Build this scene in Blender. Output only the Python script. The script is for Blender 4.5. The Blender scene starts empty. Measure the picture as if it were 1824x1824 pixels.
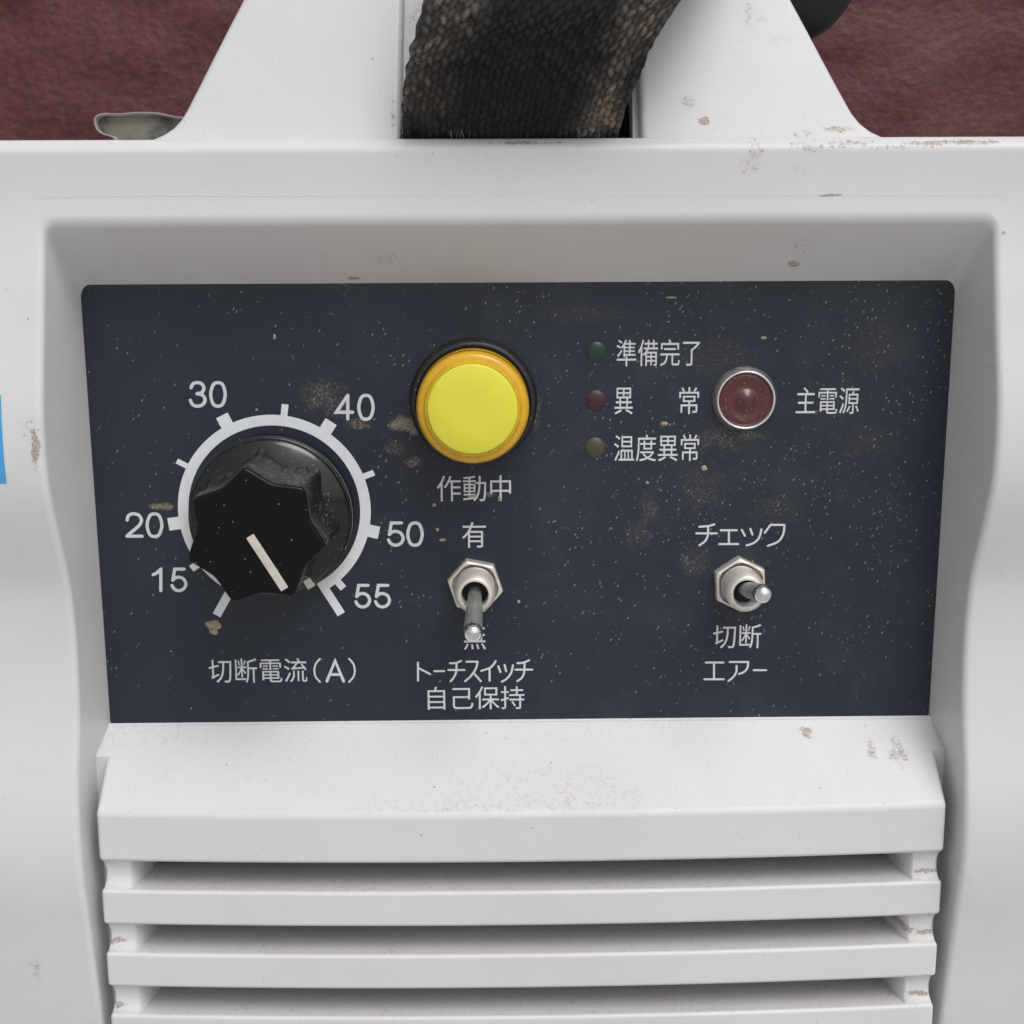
import bpy, bmesh, math, random
from mathutils import Vector, Matrix, noise
R = math.radians
S = 0.001                                   # the script works in millimetres
sc = bpy.context.scene
C = sc.collection
random.seed(7)

# ------------------------------------------------------------------ camera
CAM = Vector((-4.0354, -200.5535, 40.0978))  # mm; the panel's front face lies in the plane y = 0
PITCH, YAW, ROLL, FOC = 0.20067, 0.013443, -0.00483, 2337.776
def _axes():
    cp, sp, cy, sy = math.cos(PITCH), math.sin(PITCH), math.cos(YAW), math.sin(YAW)
    f = Vector((sy*cp, cy*cp, -sp)); r = Vector((cy, -sy, 0)); u = r.cross(f)
    cr, sr = math.cos(ROLL), math.sin(ROLL)
    return cr*r + sr*u, -sr*r + cr*u, f
AX, AU, AF = _axes()
cd = bpy.data.cameras.new('camera'); cam = bpy.data.objects.new('camera', cd); C.objects.link(cam)
cam.matrix_world = Matrix(((AX.x, AU.x, -AF.x, CAM.x*S), (AX.y, AU.y, -AF.y, CAM.y*S), (AX.z, AU.z, -AF.z, CAM.z*S), (0, 0, 0, 1)))
cd.sensor_width = 36; cd.lens = FOC/1824*36; cd.clip_start = 0.01; cd.clip_end = 200
cd.dof.use_dof = True; cd.dof.focus_distance = 0.196; cd.dof.aperture_fstop = 66
sc.camera = cam

# ------------------------------------------------------------------ daylight, overcast
w = bpy.data.worlds.new('World'); sc.world = w; w.use_nodes = True
wt = w.node_tree; bg = wt.nodes['Background']
sky = wt.nodes.new('ShaderNodeTexSky'); sky.sky_type = 'NISHITA'; sky.sun_disc = False
SUN_EL, SUN_AZ = R(55), R(152)               # azimuth clockwise from +y: in front of the machine, to the right
sky.sun_elevation = SUN_EL; sky.sun_rotation = SUN_AZ; sky.dust_density = 4.0; sky.air_density = 1.0; sky.ozone_density = 1.0
hs = wt.nodes.new('ShaderNodeHueSaturation'); hs.inputs['Saturation'].default_value = 0.30   # clouded over
wt.links.new(sky.outputs[0], hs.inputs['Color']); wt.links.new(hs.outputs[0], bg.inputs['Color'])
bg.inputs['Strength'].default_value = 0.12
sd = bpy.data.lights.new('sun', 'SUN'); sun = bpy.data.objects.new('sun', sd); C.objects.link(sun)
sd.energy = 0.9; sd.angle = R(35); sd.color = (1, .97, .93)
sun.rotation_euler = Vector((math.sin(SUN_AZ)*math.cos(SUN_EL), math.cos(SUN_AZ)*math.cos(SUN_EL), math.sin(SUN_EL))).to_track_quat('Z', 'Y').to_euler()
sc.view_settings.view_transform = 'Standard'; sc.view_settings.look = 'None'; sc.view_settings.gamma = 1
sc.view_settings.exposure = 0.12

# ------------------------------------------------------------------ helpers
def at(px, py, d=0.0):
    """point of the place seen at a photo pixel, on the plane d mm in front of the panel -> (x, z) mm"""
    ray = AX*((px-912)/FOC) - AU*((py-912)/FOC) + AF
    t = (-d-CAM.y)/ray.y; p = CAM + ray*t
    return p.x, p.z
def link(o, parent=None):
    C.objects.link(o)
    if parent: o.parent = parent
    return o
def empty(name, x=0, y=0, z=0, parent=None):
    o = bpy.data.objects.new(name, None); o.location = (x*S, y*S, z*S); o.empty_display_size = .01
    link(o, parent); return o
def wloc(o):
    v = Vector((0, 0, 0))
    while o: v += o.location; o = o.parent
    return v
def mesh(name, vs, fs, mat, parent=None, smooth=True, sharp=None, origin=None):
    """vertices given as (x, y, z) in mm of the place"""
    base = wloc(parent) if parent else Vector((0, 0, 0))
    n = len(vs)
    if origin is None:
        lo = [min(v[i] for v in vs) for i in range(3)]; hi = [max(v[i] for v in vs) for i in range(3)]
        origin = ((lo[0]+hi[0])/2, (lo[1]+hi[1])/2, (lo[2]+hi[2])/2)
    og = Vector(origin)*S
    me = bpy.data.meshes.new(name)
    me.from_pydata([tuple(Vector(v)*S-og) for v in vs], [], fs)
    bm = bmesh.new(); bm.from_mesh(me)
    bmesh.ops.remove_doubles(bm, verts=bm.verts, dist=2e-6)
    bmesh.ops.recalc_face_normals(bm, faces=bm.faces)
    if smooth:
        for f in bm.faces: f.smooth = True
        if sharp is not None:
            for e in bm.edges:
                if len(e.link_faces) == 2 and e.calc_face_angle(0) > R(sharp): e.smooth = False
    bm.to_mesh(me); bm.free()
    me.materials.append(mat)
    o = bpy.data.objects.new(name, me); o.location = og-base
    return link(o, parent)
def bevel(o, wd, seg=3, ang=30):
    m = o.modifiers.new('bevel', 'BEVEL'); m.width = wd*S; m.segments = seg; m.limit_method = 'ANGLE'; m.angle_limit = R(ang)
    m.harden_normals = True
    for p in o.data.polygons: p.use_smooth = True
    return o
def box_v(x0, x1, y0, y1, z0, z1):
    v = [(x, y, z) for x in (x0, x1) for y in (y0, y1) for z in (z0, z1)]
    f = [(0, 1, 3, 2), (4, 6, 7, 5), (0, 4, 5, 1), (2, 3, 7, 6), (0, 2, 6, 4), (1, 5, 7, 3)]
    return v, f
def lathe(profile, cx, cz, n=96, mod=None, cap=True):
    """profile of (d, r); turned round the axis that stands on the panel at (cx, cz)"""
    vs = []; fs = []
    for d, r in profile:
        for k in range(n):
            a = 2*math.pi*k/n; rr = r*(mod(a) if mod else 1)
            vs.append((cx+rr*math.cos(a), -d, cz+rr*math.sin(a)))
    m = len(profile)
    for i in range(m-1):
        for k in range(n):
            a, b = i*n+k, i*n+(k+1) % n
            fs.append((a, b, b+n, a+n))
    if cap:
        vs.append((cx, -profile[-1][0], cz)); c = len(vs)-1
        for k in range(n): fs.append(((m-1)*n+k, (m-1)*n+(k+1) % n, c))
    return vs, fs

# ------------------------------------------------------------------ node helpers
class G:
    def __init__(s, name):
        s.m = bpy.data.materials.new(name); s.m.use_nodes = True; s.t = s.m.node_tree
        s.p = s.t.nodes['Principled BSDF']
        g = s.t.nodes.new('ShaderNodeNewGeometry'); s.normal = g.outputs['Normal']
        s.pos = s.vm('SCALE', g.outputs['Position'], scale=1000.0)      # millimetres
        sx = s.t.nodes.new('ShaderNodeSeparateXYZ'); s.t.links.new(s.pos, sx.inputs[0]); s.x, s.y, s.z = sx.outputs
        sn = s.t.nodes.new('ShaderNodeSeparateXYZ'); s.t.links.new(s.normal, sn.inputs[0]); s.nz = sn.outputs[2]
    def put(s, i, v):
        if hasattr(v, 'is_output') or isinstance(v, bpy.types.NodeSocket): s.t.links.new(v, i)
        else: i.default_value = v
    def vm(s, op, a, b=None, scale=None):
        n = s.t.nodes.new('ShaderNodeVectorMath'); n.operation = op; s.put(n.inputs[0], a)
        if b is not None: s.put(n.inputs[1], b)
        if scale is not None: s.put(n.inputs[3], scale)
        return n.outputs[1] if op in ('DISTANCE', 'LENGTH') else n.outputs[0]
    def f(s, op, a, b=0.0, c=0.0, clamp=False):
        n = s.t.nodes.new('ShaderNodeMath'); n.operation = op; n.use_clamp = clamp
        s.put(n.inputs[0], a); s.put(n.inputs[1], b); s.put(n.inputs[2], c); return n.outputs[0]
    def ramp(s, v, a, b, lo=0.0, hi=1.0):                              # smooth step a..b -> lo..hi
        n = s.t.nodes.new('ShaderNodeMapRange'); n.interpolation_type = 'SMOOTHSTEP'
        for i, q in enumerate((v, a, b, lo, hi)): s.put(n.inputs[i], q)
        return n.outputs[0]
    def noise(s, scale, detail=3, rough=.55, vec=None, off=0.0):
        n = s.t.nodes.new('ShaderNodeTexNoise'); n.noise_dimensions = '4D'
        s.put(n.inputs['Vector'], vec or s.pos); n.inputs['W'].default_value = off
        n.inputs['Scale'].default_value = scale; n.inputs['Detail'].default_value = detail; n.inputs['Roughness'].default_value = rough
        return n.outputs[0]
    def vor(s, scale, vec=None):
        n = s.t.nodes.new('ShaderNodeTexVoronoi'); s.put(n.inputs['Vector'], vec or s.pos); n.inputs['Scale'].default_value = scale
        sp = s.t.nodes.new('ShaderNodeSeparateXYZ'); s.t.links.new(n.outputs['Color'], sp.inputs[0])
        return n.outputs['Distance'], sp.outputs[0], sp.outputs[1]
    def mul(s, a, b, clamp=False): return s.f('MULTIPLY', a, b, clamp=clamp)
    def mx(s, a, b): return s.f('MAXIMUM', a, b)
    def mix(s, k, a, b):
        n = s.t.nodes.new('ShaderNodeMix'); n.data_type = 'RGBA'
        s.put(n.inputs[0], k); s.put(n.inputs[6], a if not isinstance(a, tuple) else (*a, 1)); s.put(n.inputs[7], b if not isinstance(b, tuple) else (*b, 1))
        return n.outputs[2]
    def stretch(s, sx, sz, ang=0.0, off=0.0, warp=0.0):
        n = s.t.nodes.new('ShaderNodeMapping'); s.t.links.new(s.pos, n.inputs[0])
        n.vector_type = 'POINT'; n.inputs['Rotation'].default_value = (0, ang, 0); n.inputs['Location'].default_value = (off, off*.37, off*.71)
        m = s.vm('MULTIPLY', n.outputs[0], (sx, 1.0, sz)); return m
    def specks(s, size, prob, rad, vec=None, dens=None):
        """flecks: one per cell, random size; prob = share of cells that hold one"""
        d, r1, r2 = s.vor(1/size, vec)
        if not hasattr(s, 'crumb'): s.crumb = s.f('SUBTRACT', s.noise(7.0, 2, .6, off=77), .5)
        d = s.f('MULTIPLY_ADD', s.crumb, rad*1.6, d)
        rr = s.f('MULTIPLY_ADD', r2, rad*.7, rad*.3)                   # radius in cell units
        a = s.f('GREATER_THAN', prob if dens is None else s.mul(dens, prob), r1)
        return s.mul(a, s.ramp(d, s.mul(rr, 1.0), s.mul(rr, .45)))
    def blob(s, x, z, rx, rz=None, d=None):
        """soft round mask about a spot, 1 inside -> 0"""
        rz = rz or rx
        if not hasattr(s, 'wx'):                                       # ragged outlines
            s.w1 = s.f('SUBTRACT', s.noise(.55, 4, .7, off=61), .5); s.w2 = s.f('SUBTRACT', s.noise(.55, 4, .7, off=62), .5); s.wx = 1
        k = min(rx, rz); a = s.mul(s.f('SUBTRACT', s.f('MULTIPLY_ADD', s.w1, max(rx*1.6, k*2.4), s.x), x), 1/rx)
        b = s.mul(s.f('SUBTRACT', s.f('MULTIPLY_ADD', s.w2, max(rz*1.6, k*2.0), s.z), z), 1/rz)
        q = s.f('ADD', s.mul(a, a), s.mul(b, b))
        return s.ramp(q, 1.0, 0.0)
    def bump(s, h, dist, strength=1.0):
        n = s.t.nodes.new('ShaderNodeBump'); n.inputs['Distance'].default_value = dist*S; n.inputs['Strength'].default_value = strength
        s.put(n.inputs['Height'], h); s.t.links.new(n.outputs[0], s.p.inputs['Normal']); return n
    def done(s, col=None, rough=None, metal=None, **k):
        if col is not None: s.put(s.p.inputs['Base Color'], (*col, 1) if isinstance(col, tuple) else col)
        if rough is not None: s.put(s.p.inputs['Roughness'], rough)
        if metal is not None: s.put(s.p.inputs['Metallic'], metal)
        for a, b in k.items(): s.put(s.p.inputs[a.replace('_', ' ')], b)
        return s.m

def plastic(name, base=(.66, .66, .68), spots=(), dust=.5, speck=1.0):
    g = G(name)
    big = g.noise(.035, 4, .6); col = g.mix(g.ramp(big, .35, .7), base, tuple(c*k for c, k in zip(base, (.955, .95, .935))))
    # fine grey-brown specks everywhere, more on faces that look up
    up = g.ramp(g.nz, -.1, .75, .35, 1.0)
    s1 = g.specks(1.25, .55*speck, .10, dens=up)
    s2 = g.specks(1.3, .12*speck, .10, vec=g.stretch(1, .75, .5, 31), dens=g.mul(up, g.ramp(g.noise(.07, 3, .6, off=3), .5, .68)))
    s3 = g.specks(4.0, .4*speck, .05, vec=g.stretch(1, 1.3, -.4, 57))
    col = g.mix(g.mul(s1, .8), col, (.17, .135, .11)); col = g.mix(g.mul(s2, .75), col, (.22, .165, .13)); col = g.mix(g.mul(s3, .8), col, (.08, .065, .055))
    # dust film lying on upward faces
    grain = g.ramp(g.noise(1.7, 5, .75, off=9), .47, .66); patch = g.ramp(g.noise(.06, 3, .6, vec=g.stretch(.45, 1, 0, 5)), .50, .68, .12, .5)
    film = g.mul(g.mul(grain, patch), g.ramp(g.nz, .45, .9)); col = g.mix(g.mul(film, dust), col, (.33, .26, .21)); col = g.mix(g.mul(g.ramp(g.nz, .8, .97), .28*dust), col, (.50, .45, .40))
    for sx, sz, an, o_ in ((.3, 2.6, .8, 5), (2.8, .35, .3, 9)):
        d_, r1, r2 = g.vor(.12, g.stretch(sx, sz, an, o_)); ln = g.mul(g.f('LESS_THAN', r1, .16), g.ramp(d_, .028, .008)); col = g.mix(g.mul(ln, .30), col, (.36, .34, .32))
    if dust > .8:                                                      # crumbs gathered on the louvres
        cr = g.mul(g.ramp(g.noise(1.6, 7, .82, off=71), .545, .63), g.mul(g.ramp(g.noise(.11, 3, .6, off=72), .44, .58), g.ramp(g.nz, .88, .98))); col = g.mix(g.mul(cr, .6), col, (.31, .23, .165))
    # smears and crumbs of dirt where the photo shows them
    gr = g.ramp(g.noise(1.1, 6, .8, off=21), .40, .62); m = None
    for (px, py, d, rx, rz, k) in spots:
        x, z = at(px, py, d); b = g.mul(g.blob(x, z, rx, rz), k); m = b if m is None else g.mx(m, b)
    if m is not None:
        t = g.f('MULTIPLY_ADD', m, .24, g.noise(1.5, 7, .82, off=33))
        e = g.mul(g.ramp(t, .63, .73), g.ramp(m, .02, .2)); e = g.mx(g.mul(e, g.ramp(g.noise(4, 4, .8, off=41), .38, .58, .25, .95)), g.mul(g.mul(m, gr), .16))
        col = g.mix(e, col, (.27, .19, .13))
    g.bump(g.noise(2.2, 4, .7, off=2), .03, .5)
    return g.done(col, g.f('MULTIPLY_ADD', g.noise(.25, 4, .6, off=8), .25, .30), 0, Specular_IOR_Level=.45)

M = {}
M['shell'] = plastic('grey_white_plastic_shell', spots=[
    (1700, 254, 11, 10, .6, 1.0), (1520, 256, 11, 5, .8, .8), (1450, 262, 11, 6, 1.2, .7), (1330, 292, 11, 1.6, 2.0, .5), (1345, 275, 11, 1.4, 3, .7),
    (1420, 305, 11, 2.5, 1.5, .45), (1480, 348, 11, 1.8, .28, 1.3), (1422, 471, 6, 1.2, .7, 1.35), (1440, 432, 8, 3.2, 2.2, .42), (627, 496, 1, 1.6, .45, 1.3),
    (690, 461, 4, 3, 1.2, .5), (930, 254, 11, 9, .35, .95), (63, 795, 16, .8, 4.6, 1.1), (58, 762, 16, 2.0, 2.2, .6), (330, 252, 11, 5, .5, .5),
    (60, 1735, 13, 1.1, 3.0, .6), (1600, 262, 11, 10, .5, .7), (1752, 650, 10, .5, .5, .6), (180, 607, 3, .4, .5, 1.2), 
    (1700, 1580, 12, 4, 6, .3), (1790, 415, 12, .6, .6, 1.1), (1660, 470, 5, .8, .8, .5)], dust=.4)
M['grille'] = plastic('grey_white_plastic_grille', spots=[
    (1440, 1312, 4, 1.8, 1.0, 1.0), (1560, 1345, 7, 1.0, 2.0, .8), (1612, 1350, 8, 1.8, 2.5, .8), (1700, 1300, 3, 1, 1, .6), (1565, 1560, 12, 6, 1.0, .95), (1655, 1559, 12, 2.5, .6, 1.1),
    (1610, 1664, 12, 4.5, 1.1, 1.0), (1655, 1669, 12, 2.2, .6, 1.1), (300, 1575, 12, 2.2, 1.0, .7), (205, 1684, 12, 1.8, .7, 1.0), (210, 1797, 12, 2.2, .7, 1.0), (1145, 1573, 12, 3, .6, .6), (700, 1692, 12, 3, .5, .5),
    (660, 1797, 12, 2, .6, .6), (1420, 1670, 12, 7, 1.0, .6), (1640, 1778, 12, 2.5, .7, 1.0), (500, 1800, 12, 8, 1.0, .6)], dust=.9, speck=1.5)
M['handle'] = plastic('grey_white_plastic_handle', spots=[
    (1258, 214, 9, 1.3, .8, 1.4), (1230, 180, 9, 1.6, 1.2, .7), (1500, 228, 10, 3, .7, .9), (1430, 238, 10, 5, .8, .6), (1350, 22, 9, 3, 3, .5), (740, 20, 9, 2.5, 4, .6), (1400, 60, 9, 4, 1, .4), (700, 205, 9, .6, 3, .7)], dust=.3)

def simple(name, col, rough=.5, metal=0.0, ysq=1.0, dusty=0.0, bump=0.0, dcol=(.30, .27, .24), var=.88, fine=0.0, **k):
    g = G(name)
    if ysq != 1: g.pos = g.vm('MULTIPLY', g.pos, (1, ysq, 1))
    c = g.mix(g.ramp(g.noise(.5, 4, .6), .4, .65), col, tuple(v*var for v in col))
    if dusty:
        a = g.specks(.55, .55*dusty, .30); b = g.specks(.33, .35*dusty, .30, vec=g.stretch(1, .6, .7, 11))
        c = g.mix(g.mul(g.mx(a, b), .75), c, dcol)
        film = g.mul(g.ramp(g.noise(1.5, 5, .75, off=4), .40, .72), g.ramp(g.nz, .1, .8)); c = g.mix(g.mul(film, .55*min(dusty, 1.5), clamp=True), c, dcol)
    if fine:
        q = g.mx(g.specks(.42, .45, .38), g.specks(.6, .3, .3, vec=g.stretch(1, .8, .5, 61))); q = g.mul(q, g.ramp(g.noise(.35, 3, .6, off=15), .38, .6, .25, 1)); c = g.mix(g.mul(g.mul(q, fine), g.ramp(g.nz, -.3, .3, .25, 1)), c, tuple(v*1.9 for v in dcol))
    if bump: g.bump(g.noise(3, 4, .7), bump, .6)
    return g.done(c, g.f('MULTIPLY_ADD', g.noise(.8, 3, .6, off=7), .2, rough-.1), metal, **k)

def panel_mat():
    g = G('dark_slate_panel')
    col = g.mix(g.ramp(g.noise(.03, 3, .5), .3, .7), (.0135, .0195, .033), (.0165, .0240, .040))
    # haze of wiped-in dirt
    haze = g.mul(g.ramp(g.noise(.10, 5, .65, off=2), .46, .70), g.ramp(g.x, -60, 35, .35, 1.0)); col = g.mix(g.mul(haze, .05), col, (.20, .21, .20))
    hz2 = g.mul(g.ramp(g.noise(.8, 6, .8, off=12), .50, .70), g.ramp(g.noise(.05, 3, .6, off=14), .45, .65)); col = g.mix(g.mul(hz2, .05), col, (.25, .21, .17))
    right = g.f('MULTIPLY_ADD', g.ramp(g.x, -45, 35), 1.0, .33)
    low = g.ramp(g.z, -34, -18, .35, 1.0)
    dens = g.mul(g.mul(right, low), g.ramp(g.noise(.09, 5, .7, off=6), .40, .66, .08, 1.30))
    for i, (size, prob, rad, sx, sz, an, k, c) in enumerate([
            (.50, .42, .30, 1, 1, 0, .50, (.34, .33, .32)), (.66, .36, .28, .7, 1.2, .6, .62, (.46, .42, .37)), (.7, .30, .26, 1.25, .6, -.5, .6, (.44, .41, .37)),
            (1.0, .22, .16, .7, 1.3, 1.0, .8, (.55, .50, .44)), (1.15, .18, .14, 1.8, .5, .2, .8, (.58, .54, .48)), (2.6, .20, .075, .5, 1.5, -.9, .9, (.55, .48, .38)), (5.5, .30, .06, .45, 1.5, .3, .9, (.55, .47, .37))]):
        s = g.specks(size, prob, rad, vec=g.stretch(sx, sz, an, 17.3*i+3), dens=dens)
        col = g.mix(g.mul(s, k*.85), col, c)
    # hairline scuffs
    for sx, sz, an, o_, pr_ in ((.35, 3.2, .9, 5, .05), (3.4, .4, .25, 9, .045), (.4, 3.0, -.35, 15, .04)):
        d_, r1, r2 = g.vor(.22, g.stretch(sx, sz, an, o_)); ln = g.mul(g.f('LESS_THAN', r1, pr_*4), g.ramp(d_, .075, .02)); col = g.mix(g.mul(ln, .35), col, (.30, .30, .30))
    # brownish grainy smudges
    m = None
    for (px, py, rx, rz, k) in [(575, 705, 4.8, 3.4, .62), (600, 730, 3.5, 2.0, .55), (640, 755, 3.0, 1.2, .75), (715, 755, 3.0, 1.8, 1.1), (742, 765, 1.6, 1.2, 1.2), (285, 902, 3.0, .8, 1.05), (700, 800, 2.4, 1.6, .6), (735, 822, 1.8, 1.2, .8),
                                (1155, 905, 2.2, 3.2, .5), (1290, 780, 6, 3, .5), (1250, 870, 5, 5, .45), (1140, 950, 3, 3.5, .4), (1290, 640, 9, 5, .35), (1240, 1000, 4, 3.5, .5), (1545, 790, 6, 4, .3), (1330, 775, 4, 1.2, .7),
                                (1285, 712, 1.5, 5, .6), (850, 600, 8, .8, .3), (955, 730, 1.0, 5, .6), (1380, 905, 6, 3, .4), (1560, 620, 7, 6, .3), (1050, 560, 9, 2, .35), (872, 880, 1.2, .7, 1.0)]:
        x, z = at(px, py); b = g.mul(g.blob(x, z, rx, rz), k); m = b if m is None else g.mx(m, b)
    t = g.f('MULTIPLY_ADD', m, .22, g.noise(3.2, 6, .85, off=44)); e = g.mul(g.ramp(t, .62, .74), g.ramp(m, .02, .25))
    col = g.mix(g.mul(m, .07), col, (.24, .20, .14)); col = g.mix(g.mul(e, .5), col, (.38, .32, .23))
    m2 = g.mul(g.ramp(m, .1, .8), g.specks(.36, .5, .34, vec=g.stretch(1, .8, .3, 88))); col = g.mix(g.mul(m2, .8), col, (.45, .40, .32))
    g.bump(g.noise(1.5, 5, .7), .02, .4)
    return g.done(col, g.f('MULTIPLY_ADD', haze, .2, .36), 0, Specular_IOR_Level=.42)
M['panel'] = panel_mat()
def ink_mat():
    g = G('light_grey_ink'); c = g.mix(g.ramp(g.noise(.8, 4, .7), .55, .75), (.62, .64, .68), (.52, .53, .55))
    s = g.specks(.7, .25, .22); c = g.mix(g.mul(s, .6), c, (.20, .17, .14)); return g.done(c, .55, 0)
M['ink'] = ink_mat()
M['ring_ink'] = simple('white_dial_ink', (.74, .77, .81), .55, var=.95)
M['knob'] = simple('black_gloss_knob', (.003, .003, .004), .22, dusty=.07, Specular_IOR_Level=.22)
M['knob_side'] = simple('dusty_black_knob_side', (.012, .012, .013), .36, dusty=1.1, dcol=(.14, .135, .125), fine=.45, ysq=.30)
M['skirt'] = simple('black_knob_skirt', (.004, .004, .005), .12, dusty=.14, Specular_IOR_Level=.6)
M['pointer'] = simple('worn_white_pointer', (.60, .57, .53), .6, dusty=.35, dcol=(.22, .17, .13))
M['nickel'] = simple('dull_nickel', (.78, .735, .68), .48, .6, dusty=.20, bump=.02, dcol=(.2, .15, .11))
M['nickel_dark'] = simple('grimy_nickel', (.30, .27, .24), .55, 1.0, dusty=.4, dcol=(.10, .08, .06))
M['lever'] = simple('grimy_chrome_lever', (.62, .63, .63), .42, .8, dusty=.6, bump=.03, dcol=(.16, .16, .155))
M['chrome'] = simple('polished_chrome', (.82, .82, .83), .12, 1.0)
M['hole'] = simple('black_bore', (.008, .007, .006), .7)  # black that is also painted in as the strap slot's shade
M['bezel'] = simple('black_lamp_bezel', (.012, .012, .013), .42, dusty=.55, dcol=(.16, .14, .12))
M['amber'] = simple('amber_lens', (.70, .40, .008), .25, dusty=.06, dcol=(.5, .35, .1), Coat_Weight=.6, Coat_Roughness=.15, Transmission_Weight=.0)
M['yellow'] = simple('yellow_lens_face', (.74, .69, .055), .45, dusty=.10, dcol=(.80, .74, .3), var=.98)
M['green_led'] = simple('dim_green_led', (.015, .038, .028), .30, dusty=.4, dcol=(.09, .12, .10))
M['red_led'] = simple('dim_red_led', (.048, .016, .018), .4, dusty=.8, dcol=(.2, .12, .11))
M['yellow_led'] = simple('dim_olive_led', (.062, .056, .032), .45, dusty=.3, dcol=(.2, .18, .12))
M['ruby'] = simple('dark_red_lens', (.095, .022, .028), .22, dusty=1.1, dcol=(.24, .17, .17), Coat_Weight=.2)
M['rim'] = simple('clear_chrome_rim', (.90, .90, .91), .30, .8, dusty=.15)
M['washer'] = simple('dirty_clear_flange', (.07, .07, .068), .35, dusty=1.1, dcol=(.26, .25, .22))
M['rubber'] = simple('black_rubber', (.02, .02, .02), .8)
M['inside'] = simple('dark_inside', (.03, .028, .027), .8)  # painted shade behind the slats; the base plate wears it too
M['sticker'] = simple('sky_blue_sticker', (.055, .36, .70), .35)
M['mud'] = simple('dried_mud', (.42, .355, .28), .95, dusty=.8, bump=.3, dcol=(.25, .19, .13), var=.7)

def strap_mat(name, tail=False):
    g = G(name); base = (.010, .0105, .012) if not tail else (.085, .088, .086)
    at_ = g.t.nodes.new('ShaderNodeAttribute'); at_.attribute_name = 'wear'
    wear = at_.outputs['Fac']
    n = g.noise(.22, 5, .7, off=1); blot = g.ramp(g.noise(.20, 3, .6, off=31), .38, .62); nf = g.noise(2.6, 6, .85, off=5)
    k = g.ramp(g.f('ADD', g.mul(wear, .65), g.mul(n, .9)), .55, 1.10)
    c = g.mix(k, base, (.100, .088, .077) if not tail else (.24, .23, .20))
    if tail: c = g.mix(blot, base, (.27, .255, .22))
    k2 = g.mul(g.ramp(g.f('ADD', g.mul(wear, .35), nf), .74, .96), k); c = g.mix(k2, c, (.34, .27, .215))
    c = g.mix(g.mul(g.specks(1.0, .10, .12), .6), c, (.4, .35, .3))
    g.bump(g.noise(5, 4, .85), .3, .9)
    return g.done(c, .85, 0, Sheen_Weight=.0)
M['strap'] = strap_mat('dusty_black_webbing'); M['tail'] = strap_mat('faded_grey_webbing', True)
M['tail_edge'] = simple('pale_webbing_edge', (.36, .33, .30), .9)
def wall_mat():
    g = G('maroon_rough_paint'); n = g.noise(.34, 5, .6, vec=g.stretch(.85, 1.1, .15))
    c = g.mix(g.ramp(n, .30, .72), (.068, .0115, .0165), (.112, .028, .035))
    g.bump(g.noise(.34, 4, .6, vec=g.stretch(.85, 1.1, .15)), 2.0, .55); return g.done(c, .6, 0)
M['wall'] = wall_mat()
def ground_mat():
    g = G('grey_concrete'); c = g.mix(g.ramp(g.noise(.01, 6, .7), .35, .7), (.52, .50, .465), (.45, .43, .395))
    g.bump(g.noise(.2, 6, .7), 1.0, .5); return g.done(c, .85, 0)
M['ground'] = ground_mat()

# ------------------------------------------------------------------ setting
GZ = -128.0
v, f = box_v(-20000, 20000, -20000, 20000, GZ-40, GZ)
o = mesh('ground', v, f, M['ground'], smooth=False); o['kind'] = 'structure'
# rough painted wall behind: a relief mesh where it is seen, 70 mm thick
WY = 300.0
vs = []; fs = []; nx, nz = 240, 110; X0, X1, Z0, Z1 = -700, 700, GZ, 520
for j in range(nz+1):
    for i in range(nx+1):
        x = X0+(X1-X0)*i/nx; z = Z0+(Z1-Z0)*j/nz
        vs.append((x, WY-3.5*noise.fractal(Vector((x*.03, 0, z*.06)), 1.0, 2.0, 4), z))
for j in range(nz):
    for i in range(nx):
        a = j*(nx+1)+i; fs.append((a, a+1, a+nx+2, a+nx+1))
b = len(vs); vv, ff = box_v(X0, X1, WY+4, WY+74, Z0, Z1); vs += vv; fs += [tuple(q+b for q in t) for t in ff]
o = mesh('wall', vs, fs, M['wall']); o['label'] = 'rough maroon painted wall blurred behind the machine'; o['category'] = 'wall'

# ------------------------------------------------------------------ the machine
root = empty('plasma_cutter', 0, 100, GZ)
root['label'] = 'grey white plastic plasma cutter front with dark control panel, knob, yellow lamp and switches'
root['category'] = 'plasma cutter'

def lerp(a, b, t): return a+(b-a)*t
PROF = [(-122, 5.2), (-110, 6.2), (-100, 7.2), (-90, 8.8), (-84, 9.9), (-79, 10.7), (-73, 11.6), (-68, 12.4), (-63, 13.3), (-58, 14.2), (-53, 14.7), (-48, 14.7), (-43, 14.2), (-38, 13.2),
        (-32, 12.0), (-26, 11.2), (-20, 10.8), (-14, 10.9), (-9, 11.5), (-3, 13.3), (2, 14.9), (6, 15.9), (10, 16.3), (15, 16.2), (20, 15.6), (27, 14.1), (35, 12.6), (39, 11.8), (43.4, 11.2), (47, 11.0), (51, 11.15), (56, 11.5)]
def prof(z):
    n = len(PROF)
    for i in range(n-1):
        if PROF[i][0] <= z <= PROF[i+1][0] or i == n-2:
            z0, d0 = PROF[i]; z1, d1 = PROF[i+1]
            m0 = (PROF[i+1][1]-PROF[i-1][1])/(PROF[i+1][0]-PROF[i-1][0]) if i else (d1-d0)/(z1-z0)
            m1 = (PROF[i+2][1]-d0)/(PROF[i+2][0]-z0) if i+2 < n else (d1-d0)/(z1-z0)
            t = (z-z0)/(z1-z0); h = z1-z0; t2 = t*t; t3 = t2*t
            return (2*t3-3*t2+1)*d0+(t3-2*t2+t)*h*m0+(-2*t3+3*t2)*d1+(t3-t2)*h*m1
ZT = 54.75; ZR = 43.4; ZP = 34.6; WP = 66.0; DR = .10; XO = 93.0
DZR = prof(ZR); TS = (ZR-ZP)/DZR
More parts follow.
